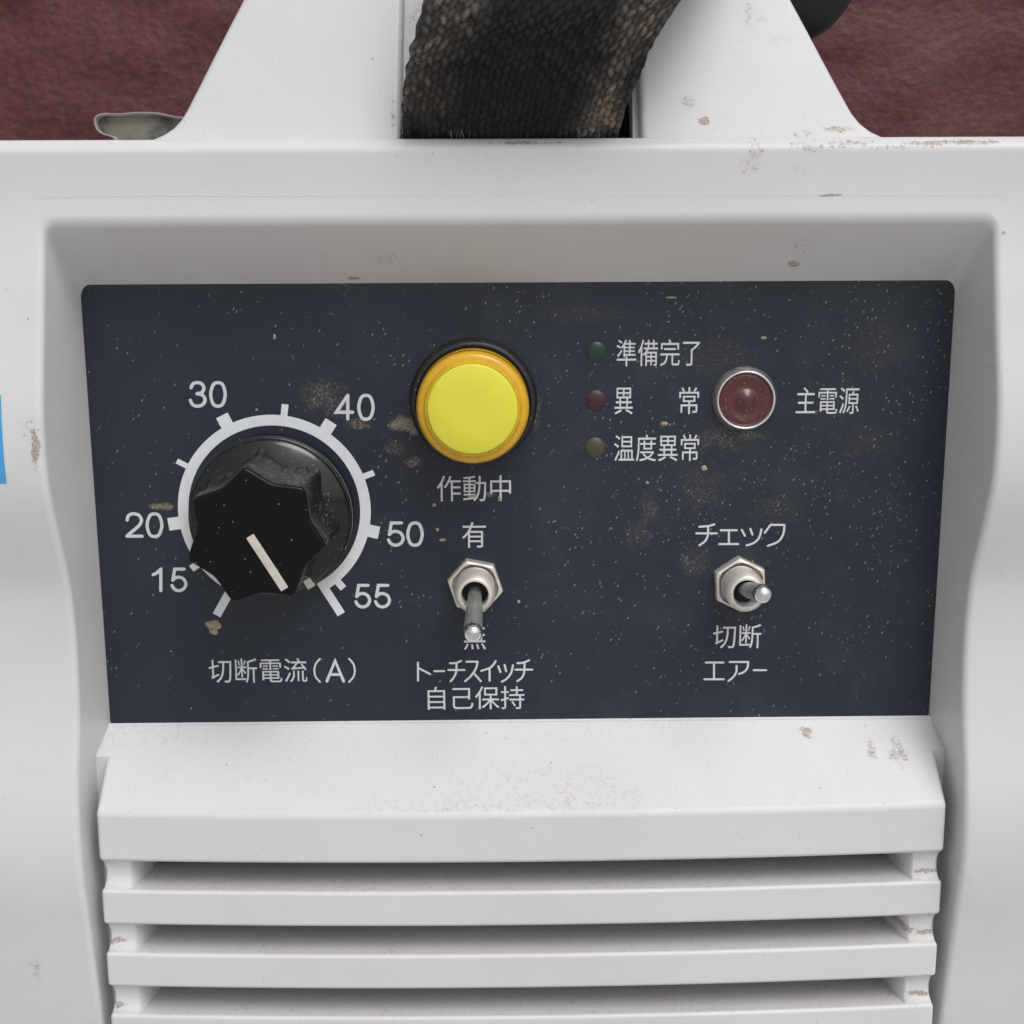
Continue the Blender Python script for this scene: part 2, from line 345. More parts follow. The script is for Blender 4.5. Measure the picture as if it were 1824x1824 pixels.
def WQ(z, d):   # half width of the recess; it widens beside the grille
    a = WP+DR*d; t = min(1, max(0, (-34.7-z)/4.2)); return lerp(a, max(a, 67.35), t)
def rint(a, b, r):   # rounded intersection of two half spaces
    return min(-r, max(a, b)) + math.hypot(max(r+a, 0), max(r+b, 0))
def field(x, d, z):
    sl = (prof(z+.5)-prof(z-.5))
    fr = (d-prof(min(z, 56)))/math.sqrt(1+sl*sl)
    fr = rint(fr, (z-ZT+d-(prof(ZT)-1.45))/math.sqrt(2), .5); fr = rint(fr, z-ZT, .25); fr = rint(fr, abs(x)-XO, 9.0)
    g1 = (abs(x)-WQ(z, d))/math.sqrt(1+DR*DR); g2 = (z-ZP-TS*d)/math.sqrt(1+TS*TS)
    pk = rint(g1, g2, 1.6)
    return rint(fr, -pk, .9)
def settle(x, d, z, it=5):
    x0 = x
    for _ in range(it):
        f0 = field(x, d, z); h = .02
        gx = (field(x+h, d, z)-f0)/h; gd = (field(x, d+h, z)-f0)/h; gz = (field(x, d, z+h)-f0)/h
        q = gx*gx+gd*gd+gz*gz
        if q < .01 or abs(f0) < 1e-4: break
        s = max(-1.0, min(1.0, f0/q)); x -= s*gx; d -= s*gd; z -= s*gz
    return x, d, z

vs = []; fs = []
def grid(rows):
    b = len(vs); n = len(rows[0])
    for r in rows: vs.extend(r)
    for i in range(len(rows)-1):
        for k in range(n-1):
            a = b+i*n+k; fs.append((a, a+1, a+n+1, a+n))
edge = [0, .12, .25, .4, .58, .8, 1.05, 1.35, 1.8, 2.4, 3.4, 5]        # spacing near a rounded edge, mm
zlow = [-122+1.6*i for i in range(int((ZP+122)/1.6)+1)]; zlow = [z for z in zlow if z < ZP-.6]+[ZP]
svals = [i/16 for i in range(17)]; svals = sorted(set(svals+[1-.5/8.8*q for q in (.25, .5, .8, 1.2, 1.7)]))
zmit = [ZP+(ZR-ZP)*s for s in svals[1:]]
zup = [ZR+q for q in edge if 0 < q < 5]+[ZR+4.2, ZR+6, ZR+7.8, ZR+8.6]
ztopf = [ZT-q for q in (2.4, 2.0, 1.75, 1.6, 1.5, 1.4, 1.25, 1.0, .75, .5, .3, .12, 0)]
zup = sorted(set([z for z in zup if z < ZT-2.6]+ztopf))
def cols(side, z):
    xr = WQ(z, prof(min(z, ZR))); out = [xr+q for q in edge]+[xr+8+q*3.0 for q in range(4)]
    out = [q for q in out if q < XO-9.5]+[XO-9.4+.94*i for i in range(11)]
    return [side*q for q in out]
TOPB = (.3, .6, .9, 1.15, 1.35, 1.5, 1.7, 2.2, 4, 60, 212)
for side in (-1, 1):
    rows = []
    for z in zlow+zmit: rows.append([settle(x, prof(z), z) for x in cols(side, z)])
    for z in zup: rows.append([settle(x, prof(z), z) for x in cols(side, z)])
    for q in TOPB: rows.append([settle(x, prof(ZT)-q, ZT) if q < 5 else (x, prof(ZT)-q, ZT) for x in cols(side, ZT)])
    grid([[(x, -d, z) for x, d, z in r] for r in rows])
    # side wall of the recess
    rows = []
    tw = sorted(set([0, .12, .25, .38, .5, .6, .7]+[1-q/14 for q in (0, .12, .25, .4, .58, .8, 1.05, 1.35, 1.8, 2.4, 3.4)]))
    for z in zlow+zmit:
        d0 = max(0.0, (z-ZP)/TS)
        if z <= ZP: d0 = -1.2
        rows.append([settle(side*WQ(z, lerp(d0, prof(z), t)), lerp(d0, prof(z), t), z) for t in tw])
    grid([[(x, -d, z) for x, d, z in r] for r in rows])
    # outer flank, going back
    grid([[(side*XO, -(prof(z)-9), z), (side*XO, 60, z), (side*XO, 200, z)] for z in zlow+zmit+zup])
# band above the panel
mid = [i/40 for i in range(-40, 41)]
mid = sorted(set(mid+[s*(1-q/67) for s in (-1, 1) for q in (.12, .25, .4, .6, .85, 1.15)]))
xr = WP+DR*DZR
grid([[(x, -d, z) for x, d, z in [settle(t*xr, prof(z), z) for t in mid]] for z in [ZR]+zup]
     + [[(x, -d, z) for x, d, z in [settle(t*xr, prof(ZT)-q, ZT) if q < 5 else (t*xr, prof(ZT)-q, ZT) for t in mid]] for q in TOPB])
# sloping upper wall of the recess
rows = []
for s in [-.1]+svals:
    d = DZR*s; rows.append([settle(t*(WP+DR*max(d, 0)), d, ZP+TS*d) for t in mid])
grid([[(x, -d, z) for x, d, z in r] for r in rows])
shell = mesh('front_shell', vs, fs, M['shell'], root, sharp=70)
v, f = box_v(-92.6, 92.6, 198, 200, -121, 54.4); mesh('rear_plate', v, f, M['shell'], root, smooth=False)
v, f = box_v(-92, 92, -4, 199, -122, -119); mesh('base_plate', v, f, M['inside'], root, smooth=False)
for sx in (-1, 1):
    for y in (20, 180):
        v, f = lathe([(0, 11), (0, 11), (6, 10), (6, 9)], 0, 0, 24)
        mesh('rubber_foot', [(sx*78+p[0], y+p[2], -122-(-p[1])) for p in v], f, M['rubber'], root, sharp=40)

# mould line above the recess: hair-thin raised seam of plastic
def follow(pts, wd, off, name, mat, parent):
    """flat ribbon lying on the shell front along photo points"""
    vs = []; fs = []
    for i, (px, py) in enumerate(pts):
        x, z = at(px, py, 11.2); d = prof(z)+off
        for k, s in enumerate((-1, 0, 1)): zz = z+s*wd/2; vs.append((x, -(d+(.03 if s == 0 else -.05)), zz))
    for i in range(len(pts)-1):
        for k in range(2): a = i*3+k; fs.append((a, a+1, a+4, a+3))
    return mesh(name, vs, fs, mat, parent)
n = 60
follow([(62+(1789-62)*i/n, 353-3.5*math.sin(math.pi*min(1, i/6)/2)-1.5*i/n) for i in range(n+1)], .16, .012, 'mould_line', M['shell'], root)

# control panel plate
def rrect(x0, x1, z0, z1, rs, n=6):
    pts = []
    for (cx, cz, a0, r) in ((x1-rs[0], z1-rs[0], 0, rs[0]), (x0+rs[1], z1-rs[1], 90, rs[1]), (x0+rs[2], z0+rs[2], 180, rs[2]), (x1-rs[3], z0+rs[3], 270, rs[3])):
        for k in range(n+1): a = R(a0+90*k/n); pts.append((cx+r*math.cos(a), cz+r*math.sin(a)))
    return pts
def prism(pts, d0, d1):
    n = len(pts); vs = [(x, -d0, z) for x, z in pts]+[(x, -d1, z) for x, z in pts]
    fs = [tuple(range(n))[::-1], tuple(range(n, 2*n))]+[(i, (i+1) % n, n+(i+1) % n, n+i) for i in range(n)]
    return vs, fs
v, f = prism(rrect(-WP+.08, WP-.08, -ZP-.9, ZP-.03, (.7, .7, .15, .15)), -1.0, 0.0)
panel = mesh('control_panel', v, f, M['panel'], root, smooth=False)
v, f = prism([(-67, -38), (67, -38), (67, 36), (-67, 36)], -3.0, -.25); mesh('panel_backing', v, f, M['shell'], root, smooth=False)

# ------------------------------------------------------------------ printing on the panel
INK = .03
def lettering(body, box, name='lettering', mat='ink', wt=0.0):
    x0, y0, x1, y1 = box
    cu = bpy.data.curves.new('t', 'FONT'); cu.body = body; cu.resolution_u = 4; cu.offset = wt
    to = bpy.data.objects.new('t', cu); C.objects.link(to)
    dg = bpy.context.evaluated_depsgraph_get(); dg.update()
    me = bpy.data.meshes.new_from_object(to.evaluated_get(dg)); C.objects.unlink(to); bpy.data.objects.remove(to)
    xs = [q.co.x for q in me.vertices]; ys = [q.co.y for q in me.vertices]
    a, b, c_, d_ = min(xs), max(xs), min(ys), max(ys)
    ym = (y0+y1)/2; xm = (x0+x1)/2
    X0, X1 = at(x0, ym)[0], at(x1, ym)[0]; Z1, Z0 = at(xm, y0)[1], at(xm, y1)[1]
    vs = [(X0+(q.co.x-a)/(b-a)*(X1-X0), -INK, Z0+(q.co.y-c_)/(d_-c_)*(Z1-Z0)) for q in me.vertices]
    fs = [tuple(p.vertices) for p in me.polygons]; bpy.data.meshes.remove(me)
    return mesh(name, vs, fs, M[mat], panel, smooth=False)
def curve_pts(pl, closed=False, n=6):
    if len(pl) < 3: return pl
    out = []; m = len(pl)
    rng = range(m) if closed else range(m-1)
    for i in rng:
        p1, p2 = pl[i], pl[(i+1) % m]; p0 = pl[i-1] if (i or closed) else p1; p3 = pl[(i+2) % m] if (i+2 < m or closed) else p2
        for k in range(n):
            t = k/n; out.append(tuple(.5*((2*b)+(-a+c)*t+(2*a-5*b+4*c-d)*t*t+(-a+3*b-3*c+d)*t**3) for a, b, c, d in zip(p0, p1, p2, p3)))
    out.append(pl[0] if closed else pl[-1]); return out
def strokes(name, lines, wd, off=INK, mat='ink', raw=False):
    """round-ended pen strokes; points are photo pixels on the panel (or mm when raw); lines: (points, smooth)"""
    vs = []; fs = []; h = wd/2
    for li, (pl, sm) in enumerate(lines):
        P = [p if raw else at(*p) for p in (curve_pts(pl, sm == 2) if sm else pl)]; y = -(off+.003*(li % 4))
        q = [P[0]]
        for p in P[1:]:
            if math.dist(p, q[-1]) > 1e-3: q.append(p)
        P = q; n = len(P); ring = []
        L = []; Rr = []
        for i, p in enumerate(P):
            a = P[max(i-1, 0)]; c = P[min(i+1, n-1)]
            d1 = Vector((p[0]-a[0], p[1]-a[1])) if i else Vector((c[0]-p[0], c[1]-p[1])); d2 = Vector((c[0]-p[0], c[1]-p[1])) if i < n-1 else d1
            d1.normalize(); d2.normalize(); t = (d1+d2); t = t.normalized() if t.length > 1e-4 else d1
            k = h/max(.45, t.dot(d1)); nn = Vector((-t.y, t.x))
            L.append((p[0]+nn.x*k, p[1]+nn.y*k)); Rr.append((p[0]-nn.x*k, p[1]-nn.y*k))
            if i == 0: s0 = d1.copy()
            if i == n-1: s1 = d1.copy()
        if sm != 2:
            e = math.atan2(s1.y, s1.x); capE = [(P[-1][0]+h*math.cos(e+math.pi/2-math.pi*k/6), P[-1][1]+h*math.sin(e+math.pi/2-math.pi*k/6)) for k in range(1, 6)]
            e = math.atan2(-s0.y, -s0.x); capS = [(P[0][0]+h*math.cos(e+math.pi/2-math.pi*k/6), P[0][1]+h*math.sin(e+math.pi/2-math.pi*k/6)) for k in range(1, 6)]
        b = len(vs); vs += [(p[0], y, p[1]) for p in L]+[(p[0], y, p[1]) for p in Rr]
        for i in range(n-1): fs.append((b+i, b+i+1, b+n+i+1, b+n+i))
        if sm != 2:
            c = len(vs); vs += [(p[0], y, p[1]) for p in capE]; fs.append((b+n-1, *range(c, c+5), b+2*n-1))
            c = len(vs); vs += [(p[0], y, p[1]) for p in capS]; fs.append((b+n, *range(c, c+5), b))
    return mesh(name, vs, fs, M[mat], panel, smooth=False)
def crop(x, y, s, l): return [([(x+s*a, y+s*b) for a, b in pl], sm) for pl, sm in l]

# dial numbers, drawn with a pen of one width
GL = {'0': [([(.5, 1), (.83, .9), (1, .5), (.83, .1), (.5, 0), (.17, .1), (0, .5), (.17, .9)], 2)],
      '1': [([(.1, .74), (.45, .84), (.72, 1)], 1), ([(.72, 1), (.72, 0)], 0)],
      '2': [([(.03, .72), (.10, .90), (.30, .99), (.52, 1), (.80, .93), (.95, .73), (.85, .52), (.55, .32), (.2, .12), (.02, 0)], 1), ([(.02, 0), (1, 0)], 0)],
      '3': [([(.05, .78), (.17, .94), (.48, 1), (.80, .93), (.92, .75), (.78, .58), (.45, .53)], 1), ([(.45, .53), (.84, .46), (1, .26), (.84, .07), (.48, 0), (.15, .07), (0, .25)], 1)],
      '4': [([(.70, 0), (.70, 1)], 0), ([(.70, 1), (0, .28), (1, .28)], 0)],
      '5': [([(.88, 1), (.20, 1), (.06, .48)], 0), ([(.06, .48), (.28, .60), (.55, .62), (.85, .53), (1, .31), (.85, .09), (.5, 0), (.18, .07), (0, .24)], 1)]}
def digits(pairs):
    ls = []; hw = 2.9
    for ch, x0, y0, x1, y1 in pairs:
        for pl, sm in GL[ch]: ls.append(([(x0+hw+(x1-x0-2*hw)*a, y1-hw-(y1-y0-2*hw)*b) for a, b in pl], sm))
    return ls
c1 = lambda ch, a, b, c, d: (ch, 200+.2851*a, 640+.2851*b, 200+.2851*c, 640+.2851*d)
for nm in ([c1('3', 478, 135, 590, 303), c1('0', 605, 135, 716, 303)], [c1('4', 1390, 215, 1512, 382), c1('0', 1530, 215, 1640, 384)], [c1('2', 80, 955, 197, 1115), c1('0', 208, 955, 320, 1117)],
           [c1('1', 238, 1300, 335, 1455), c1('5', 363, 1300, 470, 1455)], [('5', 689, 928.5, 721, 974), ('0', 723.5, 928.5, 755, 974)], [c1('5', 1512, 1402, 1618, 1557), c1('5', 1635, 1402, 1742, 1557)]):
    strokes('dial_number', digits(nm), .50)
# letters traced with the same pen
strokes('lettering', crop(1200, 900, .1864, [([(245, 205), (330, 198), (388, 182)], 1), ([(215, 268), (412, 268)], 0), ([(328, 200), (326, 285), (300, 342), (245, 382)], 1),
    ([(450, 238), (603, 238)], 0), ([(527, 238), (527, 370)], 0), ([(435, 370), (615, 370)], 0), ([(650, 235), (680, 290)], 0), ([(732, 225), (752, 280)], 0), ([(838, 230), (815, 310), (765, 360), (697, 383)], 1),
    ([(870, 262), (925, 187), (1057, 187)], 0), ([(1057, 187), (1048, 270), (1000, 345), (900, 387)], 1)]), .33)
strokes('lettering', crop(1200, 900, .1864, [([(307, 1502), (475, 1502)], 0), ([(385, 1502), (385, 1662)], 0), ([(293, 1662), (478, 1662)], 0), ([(535, 1497), (712, 1497)], 0), ([(712, 1497), (705, 1550), (675, 1590), (625, 1612)], 1),
    ([(600, 1535), (598, 1590), (570, 1640), (523, 1678)], 1), ([(765, 1575), (883, 1575)], 0)]), .33)
strokes('lettering', crop(720, 900, .2083, [([(118, 1345), (118, 1500)], 0), ([(118, 1390), (222, 1443)], 0), ([(258, 1418), (342, 1418)], 0), ([(392, 1350), (440, 1348), (488, 1330)], 1), ([(378, 1408), (515, 1408)], 0),
    ([(447, 1348), (445, 1420), (425, 1470), (397, 1505)], 1), ([(532, 1337), (628, 1337)], 0), ([(628, 1337), (613, 1395), (570, 1460), (522, 1503)], 1), ([(592, 1432), (655, 1503)], 0), ([(783, 1332), (740, 1385), (660, 1415)], 1),
    ([(730, 1395), (730, 1500)], 0), ([(805, 1375), (822, 1425)], 0), ([(858, 1365), (872, 1418)], 0), ([(930, 1368), (915, 1430), (880, 1480), (835, 1508)], 1), ([(968, 1350), (1020, 1345), (1068, 1325)], 1), ([(952, 1405), (1095, 1405)], 0),
    ([(1030, 1345), (1025, 1430), (1005, 1475), (968, 1503)], 1)]), .33)
strokes('lettering', crop(340, 1130, .3618, [([(636, 120), (615, 145), (608, 177), (615, 209), (636, 234)], 1), ([(779, 120), (800, 145), (807, 177), (800, 209), (779, 234)], 1)]), .30)
strokes('lettering', crop(340, 1130, .3618, [([(670, 230), (710, 130), (752, 230)], 0), ([(686, 197), (737, 197)], 0)]), .47)
for body, box in [('準備完了', (1098.3, 604.6, 1247, 652)), ('異', (1094.6, 690.5, 1127.4, 738)), ('常', (1209.7, 689.6, 1245, 737.5)), ('温度異常', (1093.7, 774, 1245, 821.6)), ('主電源', (1418, 689.6, 1530.5, 737.5)),
                  ('作動中', (778.3, 847, 910.3, 893)), ('有', (823.4, 930, 865.8, 975.4)), ('無', (826, 1112, 865.5, 1157)), ('自己保持', (761.7, 1222.5, 934, 1263.5)), ('切断', (1270, 1112, 1356, 1155)), ('切断電流', (372, 1172.7, 547, 1216))]:
    lettering(body, box)
# dial ring with its ticks
KX, KZ = -38.28, -.50
RX, RZ = at(489, 909)
vs = []; fs = []; n = 140; a0, a1 = R(-57.0), R(360-118.8)
for k in range(n+1):
    a = lerp(a0, a1, k/n)
    for r in (13.3, 14.95): vs.append((RX+r*math.cos(a), -INK, RZ+r*math.sin(a)))
for k in range(n): a = 2*k; fs.append((a, a+1, a+3, a+2))
for px, py, wd, r0 in [(300, 934, 2.0, 14.8), (395, 740, 2.0, 14.8), (590, 751, 2.0, 14.8), (675, 949, 2.0, 14.8), (341, 1013, 1.15, 14.8), (612, 1048, 1.15, 14.8), (508, 720, 1.05, 14.8), (315, 821, .85, 14.8), (666, 842, .95, 14.8),
                       (608, 1094, 1.35, 13.3), (386, 1096, 1.35, 13.3)]:
    x, z = at(px, py); u = Vector((x-RX, z-RZ)); r1 = u.length; u.normalize(); nn = Vector((-u.y, u.x))*wd/2; b = len(vs)
    for r, s in ((r0, -1), (r0, 1), (r1, 1), (r1, -1)): vs.append((RX+u.x*r+nn.x*s, -INK-.004, RZ+u.y*r+nn.y*s))
    fs.append((b, b+1, b+2, b+3))
mesh('dial_scale', vs, fs, M['ring_ink'], panel, smooth=False)
# clods of dried mud stuck to the panel
for px, py, rx, rz, hgt, sd_ in [(380, 1113, 1.15, .85, .55, 1), (381, 1124, .75, .65, .45, 2), (1254, 834, .5, .5, .35, 3), (1183, 755, .55, .32, .18, 4), (779, 943, .3, .3, .25, 5), (788, 962, .55, .22, .12, 6), (1195, 530, .8, .18, .12, 7), (773, 900, .35, .3, .15, 8),
                                 (1360, 602, .45, .25, .15, 9), (489, 600, .25, .4, .12, 10), (924, 1072, .22, .3, .15, 11), (457, 730, .2, .2, .12, 12), (1153, 860, .3, .22, .12, 13), (842, 884, .8, .22, .1, 14), (890, 889, .3, .4, .1, 15)]:
    x, z = at(px, py); vs = []; fs = []; n = 14
    for j, q in enumerate((1.0, .78, .45)):
        for k in range(n):
            a = 2*math.pi*k/n; jit = 1+.45*noise.noise(Vector((math.cos(a)*1.6+sd_*7, math.sin(a)*1.6, j*.25)))
            vs.append((x+rx*q*jit*math.cos(a), -(0.0 if j == 0 else hgt*(.6 if j == 1 else .95)*(1+.4*noise.noise(Vector((k*1.3, j, sd_))))), z+rz*q*jit*math.sin(a)))
    vs.append((x, -hgt, z))
    for j in range(2):
        for k in range(n): a, b = j*n+k, j*n+(k+1) % n; fs.append((a, b, b+n, a+n))
    for k in range(n): fs.append((2*n+k, 2*n+(k+1) % n, 3*n))
    mesh('mud_clod', vs, fs, M['mud'], panel, smooth=True)

# ------------------------------------------------------------------ knob
knob = empty('current_knob', KX, 0, KZ-GZ, root); knob.location = Vector((KX*S, 0, KZ*S))-wloc(root)
v, f = lathe([(.2, 12.1), (.2, 12.3), (.9, 12.5), (3.7, 12.5), (3.95, 12.45), (4.05, 12.3), (4.1, 12.15), (4.35, 12.1), (4.55, 11.95), (4.85, 11.4), (5.5, 10.0), (6.1, 8.4), (6.4, 6.5)], KX, KZ, 128, cap=False)
mesh('knob_skirt', v, f, M['skirt'], knob, sharp=50)
TA = R(95.5)
def lobe(a, sharp=.004):
    q = ((a-TA) % (2*math.pi/7))/(2*math.pi/7); t = min(q, 1-q)*2
    t = math.sqrt(t*t+sharp)-math.sqrt(sharp)*.2; t = min(t, 1)
    return .815+.185*(1-t)**1.75
NB = 7*40
side = [(4.6, 1.14, .05), (5.6, 1.06, .03), (6.4, 1.03, .02), (7.2, 1.01, .012), (8.5, .99, .01), (10.5, .972, .01), (12.0, .965, .01), (13.1, .98, .006), (13.5, 1.0, .005), (15.5, 1.0, .004), (17.0, .992, .004), (17.35, .985, .004)]
vs = []; fs = []
for d, s, shp in side:
    for k in range(NB): a = 2*math.pi*k/NB; r = 10.4*s*lobe(a, shp); vs.append((KX+r*math.cos(a), -d, KZ+r*math.sin(a)))
for i in range(len(side)-1):
    for k in range(NB): a, b = i*NB+k, i*NB+(k+1) % NB; fs.append((a, b, b+NB, a+NB))
mesh('grip_side', vs, fs, M['knob_side'], knob, sharp=60)
vs = []; fs = []; cap = [(17.35, .985), (17.6, .978), (17.75, .962), (17.82, .94), (17.83, .90), (17.72, .7), (17.65, .4), (17.63, .15)]
for d, s in cap:
    for k in range(NB): a = 2*math.pi*k/NB; r = 10.4*s*lobe(a); vs.append((KX+r*math.cos(a), -d, KZ+r*math.sin(a)))
for i in range(len(cap)-1):
    for k in range(NB): a, b = i*NB+k, i*NB+(k+1) % NB; fs.append((a, b, b+NB, a+NB))
vs.append((KX, -17.63, KZ)); b0 = (len(cap)-1)*NB
for k in range(NB): fs.append((b0+k, b0+(k+1) % NB, len(vs)-1))
mesh('grip_face', vs, fs, M['knob'], knob, sharp=60)
def bar(name, p0, p1, wd, d0, d1, mat, parent, bev=.08):
    a = Vector(p0); b = Vector(p1); u = (b-a).normalized(); nn = Vector((-u.y, u.x))*wd/2
    pts = [tuple(a+nn), tuple(a-nn), tuple(b-nn), tuple(b+nn)]
    v, f = prism(pts, d0, d1); return bevel(mesh(name, v, f, M[mat], parent, smooth=False), bev, 2)
bar('pointer_line', at(445, 955, 17.8), at(507, 1050, 17.9), 1.2, 17.4, 17.95, 'pointer', knob)
bar('skirt_mark', at(546, 1031, 4.8), at(555, 1046, 4.8), 1.2, 4.2, 5.2, 'pointer', knob)

# ------------------------------------------------------------------ yellow indicator lamp
BX, BZ = at(843, 719, 3.0)
lamp = empty('indicator_lamp', 0, 0, 0, root); lamp.location = Vector((BX*S, 0, BZ*S))-wloc(root)
v, f = lathe([(0, 9.75), (.6, 9.75), (1.0, 9.55), (2.7, 9.5), (3.2, 9.3), (3.35, 9.0), (3.35, 8.75), (2.4, 8.6), (2.4, 8.2)], BX, BZ, 128, cap=False)
mesh('bezel', v, f, M['bezel'], lamp, sharp=45)
v, f = lathe([(2.0, 8.35), (5.4, 8.35), (5.6, 8.2), (5.8, 8.35), (7.9, 8.33), (8.5, 8.2), (8.9, 7.95), (9.1, 7.7), (9.15, 7.2), (9.9, 6.75), (9.9, 6.6)], BX, BZ, 128, cap=True)
mesh('amber_lens', v, f, M['amber'], lamp, sharp=50)
v, f = lathe([(9.6, 6.62), (10.1, 6.6), (10.28, 6.52), (10.36, 6.35), (10.42, 3.0)], BX, BZ, 128)
mesh('yellow_disc', v, f, M['yellow'], lamp, sharp=50)
vs = []; fs = []; N = 150                    # milled beading round the disc
for k in range(N):
    a = 2*math.pi*k/N; x, z = BX+6.84*math.cos(a), BZ+6.84*math.sin(a); v, f = box_v(x-.07, x+.07, -9.98, -9.55, z-.07, z+.07); b = len(vs); vs += v; fs += [tuple(q+b for q in t) for t in f]
o = mesh('milled_beading', vs, fs, M['yellow'], lamp, smooth=False); o['kind'] = 'stuff'

# ------------------------------------------------------------------ small leds and the power lamp
for px, py, mt, nm in [(1061.8, 626.7, 'green_led', 'dim green status light'), (1061.4, 713.5, 'red_led', 'dark red status light'), (1060, 797.6, 'yellow_led', 'dull olive yellow status light')]:
    x, z = at(px, py, .3)
    v, f = lathe([(-.5, 1.62), (.03, 1.60), (.10, 1.50), (.24, 1.25), (.36, .85), (.42, .4)], x, z, 40); o = mesh('status_light', v, f, M[mt], root); o['label'] = nm
PX, PZ = at(1329, 712.5, 1.5)
pl = empty('power_lamp', 0, 0, 0, root); pl.location = Vector((PX*S, 0, PZ*S))-wloc(root)
v, f = lathe([(0, 5.05), (.25, 5.0), (.45, 4.75), (.5, 4.5)], PX, PZ, 72, cap=False); mesh('flange', v, f, M['washer'], pl)
v, f = lathe([(.3, 4.62), (1.3, 4.55), (1.65, 4.47), (1.78, 4.34), (1.72, 4.22), (1.4, 4.1), (.9, 4.08)], PX, PZ, 96, cap=False); mesh('rim', v, f, M['rim'], pl)
v, f = lathe([(1.0, 4.12), (1.25, 4.0), (1.32, 3.4), (1.1, 2.6), (1.0, 2.0), (1.2, 1.5), (1.7, .9), (1.85, .3)], PX, PZ, 72); mesh('lens', v, f, M['ruby'], pl)

# ------------------------------------------------------------------ toggle switches
def toggle(cx, cz, nutang, ball, name_label):
    t = empty('toggle_switch', 0, 0, 0, root); t.location = Vector((cx*S, 0, cz*S))-wloc(root); t['label'] = name_label
    # hexagon nut with chamfered corners
    vs = []; fs = []; n = 72
    def hexr(a):
        q = ((a-nutang) % (math.pi/3))-math.pi/6; return 4.42*math.cos(math.pi/6)/math.cos(q)
    st = [(.02, 1.0, 9), (1.55, 1.0, 9), (1.8, .985, 4.28), (1.95, .9, 3.95), (1.95, .0, 3.66), (1.6, 0, 3.55), (.8, 0, 3.45), (.7, 0, 2.9)]
    for d, s, lim in st:
        for k in range(n):
            a = nutang+2*math.pi*k/n; r = min(hexr(a)*max(s, .01), lim) if s else lim; vs.append((cx+r*math.cos(a), -d, cz+r*math.sin(a)))
    for i in range(len(st)-1):
        for k in range(n): a, b = i*n+k, i*n+(k+1) % n; fs.append((a, b, b+n, a+n))
    mesh('hex_nut', vs, fs, M['nickel'], t, sharp=22)
    v, f = lathe([(.0, 5.0), (.12, 4.95), (.16, 4.2)], cx, cz, 48, cap=False)
    pr = [(1.2, 3.08)]; d = 1.9
    while d < 6.0: pr += [(d, 3.10), (d+.14, 2.94), (d+.28, 3.10)]; d += .42
    pr += [(6.15, 3.02), (6.75, 2.62), (6.85, 2.5), (6.85, 2.15), (6.7, 2.06), (4.0, 2.02)]
    v, f = lathe(pr, cx, cz, 80, cap=False); mesh('threaded_bushing', v, f, M['nickel'], t, sharp=50)
    v, f = lathe([(4.4, 2.1), (4.4, .2)], cx, cz, 40); mesh('bore', v, f, M['hole'], t, smooth=False)
    a = Vector((cx, -3.6, cz)); b = Vector(ball); u = (b-a); L = u.length; u.normalize(); sx_ = u.cross(Vector((0, 0, 1))).normalized(); sz_ = sx_.cross(u)
    def along(prof_, n=40):
        vs = []; fs = []
        for q, r in prof_:
            for k in range(n): w_ = 2*math.pi*k/n; p = a+u*q+(sx_*math.cos(w_)+sz_*math.sin(w_))*r; vs.append(tuple(p))
        for i in range(len(prof_)-1):
            for k in range(n): p, q = i*n+k, i*n+(k+1) % n; fs.append((p, q, q+n, p+n))
        fs.append(tuple(range((len(prof_)-1)*n, len(prof_)*n))); fs.append(tuple(range(n))[::-1]); return vs, fs
    v, f = along([(0, 1.0), (4.6, 1.12), (4.9, 1.22), (L-1.4, 1.38), (L-.4, 1.38)]); mesh('lever', v, f, M['lever'], t, sharp=50)
    tip = [(L-.42, 1.3), (L-.38, 1.40)]+[(L+1.40*math.sin(R(e)), 1.42*math.cos(R(e))) for e in range(-10, 91, 10)]; tip[-1] = (L+1.40, .03)
    v, f = along(tip); mesh('lever_tip', v, f, M['chrome'], t, sharp=50)
n1 = at(846.5, 1045.5, 1.9); n2 = at(1320, 1043, 1.9)
b1 = at(842.5, 1126.5, 17.0); b2 = at(1358, 1057.5, 17.6)
toggle(n1[0], n1[1], R(108.4), (b1[0], -17.0, b1[1]), 'toggle switch flicked down, left of the two')
toggle(n2[0], n2[1], R(93.7), (b2[0], -17.6, b2[1]), 'toggle switch pointing straight out, right of the two')

# ------------------------------------------------------------------ louvred grille
BULGE = 2.0; DF = 11.5
def bul(x): return BULGE*(1-(x/65.7)**2)
def sweep(name, sec, x0, x1, n, mat, parent, bev, ang=28, seg=3):
    """sec: (d, z, k) where k is how much of the front's bow that point follows"""
    m = len(sec); vs = []; fs = []
    for i in range(n+1):
        x = lerp(x0, x1, i/n)
        for d, z, k in sec: vs.append((x, -(d+k*bul(x)), z))
    for i in range(n):
        for j in range(m): a = i*m+j; b = i*m+(j+1) % m; fs.append((a, b, b+m, a+m))
    fs.append(tuple(range(m))[::-1]); fs.append(tuple(range(n*m, (n+1)*m)))
    return bevel(mesh(name, vs, fs, M[mat], parent, smooth=False), bev, seg, ang)
XS = 65.7
gr = empty('vent_grille', 0, 0, 0, root); gr.location = Vector((0, 0, -60*S))-wloc(root)
sweep('recess_ledge', [(-1.1, -34.75, 0), (.05, -34.8, 0), (2.1, -36.95, 0), (4.3, -38.75, 0), (4.2, -50, 0), (-2, -50, 0)], -67.4, 67.4, 2, 'shell', root, .12)
cap_ = sweep('grille_cap', [(.0, -34.68, 0), (2.1, -36.85, .10), (DF-.1, -45.15, 1), (DF, -53.15, 1), (DF-2.2, -53.3, 1), (3, -52.6, .5), (.0, -50, 0)], -XS, XS, 36, 'grille', gr, .75, 25)
ZS = [-57.75, -68.45, -79.15, -89.85, -100.55]
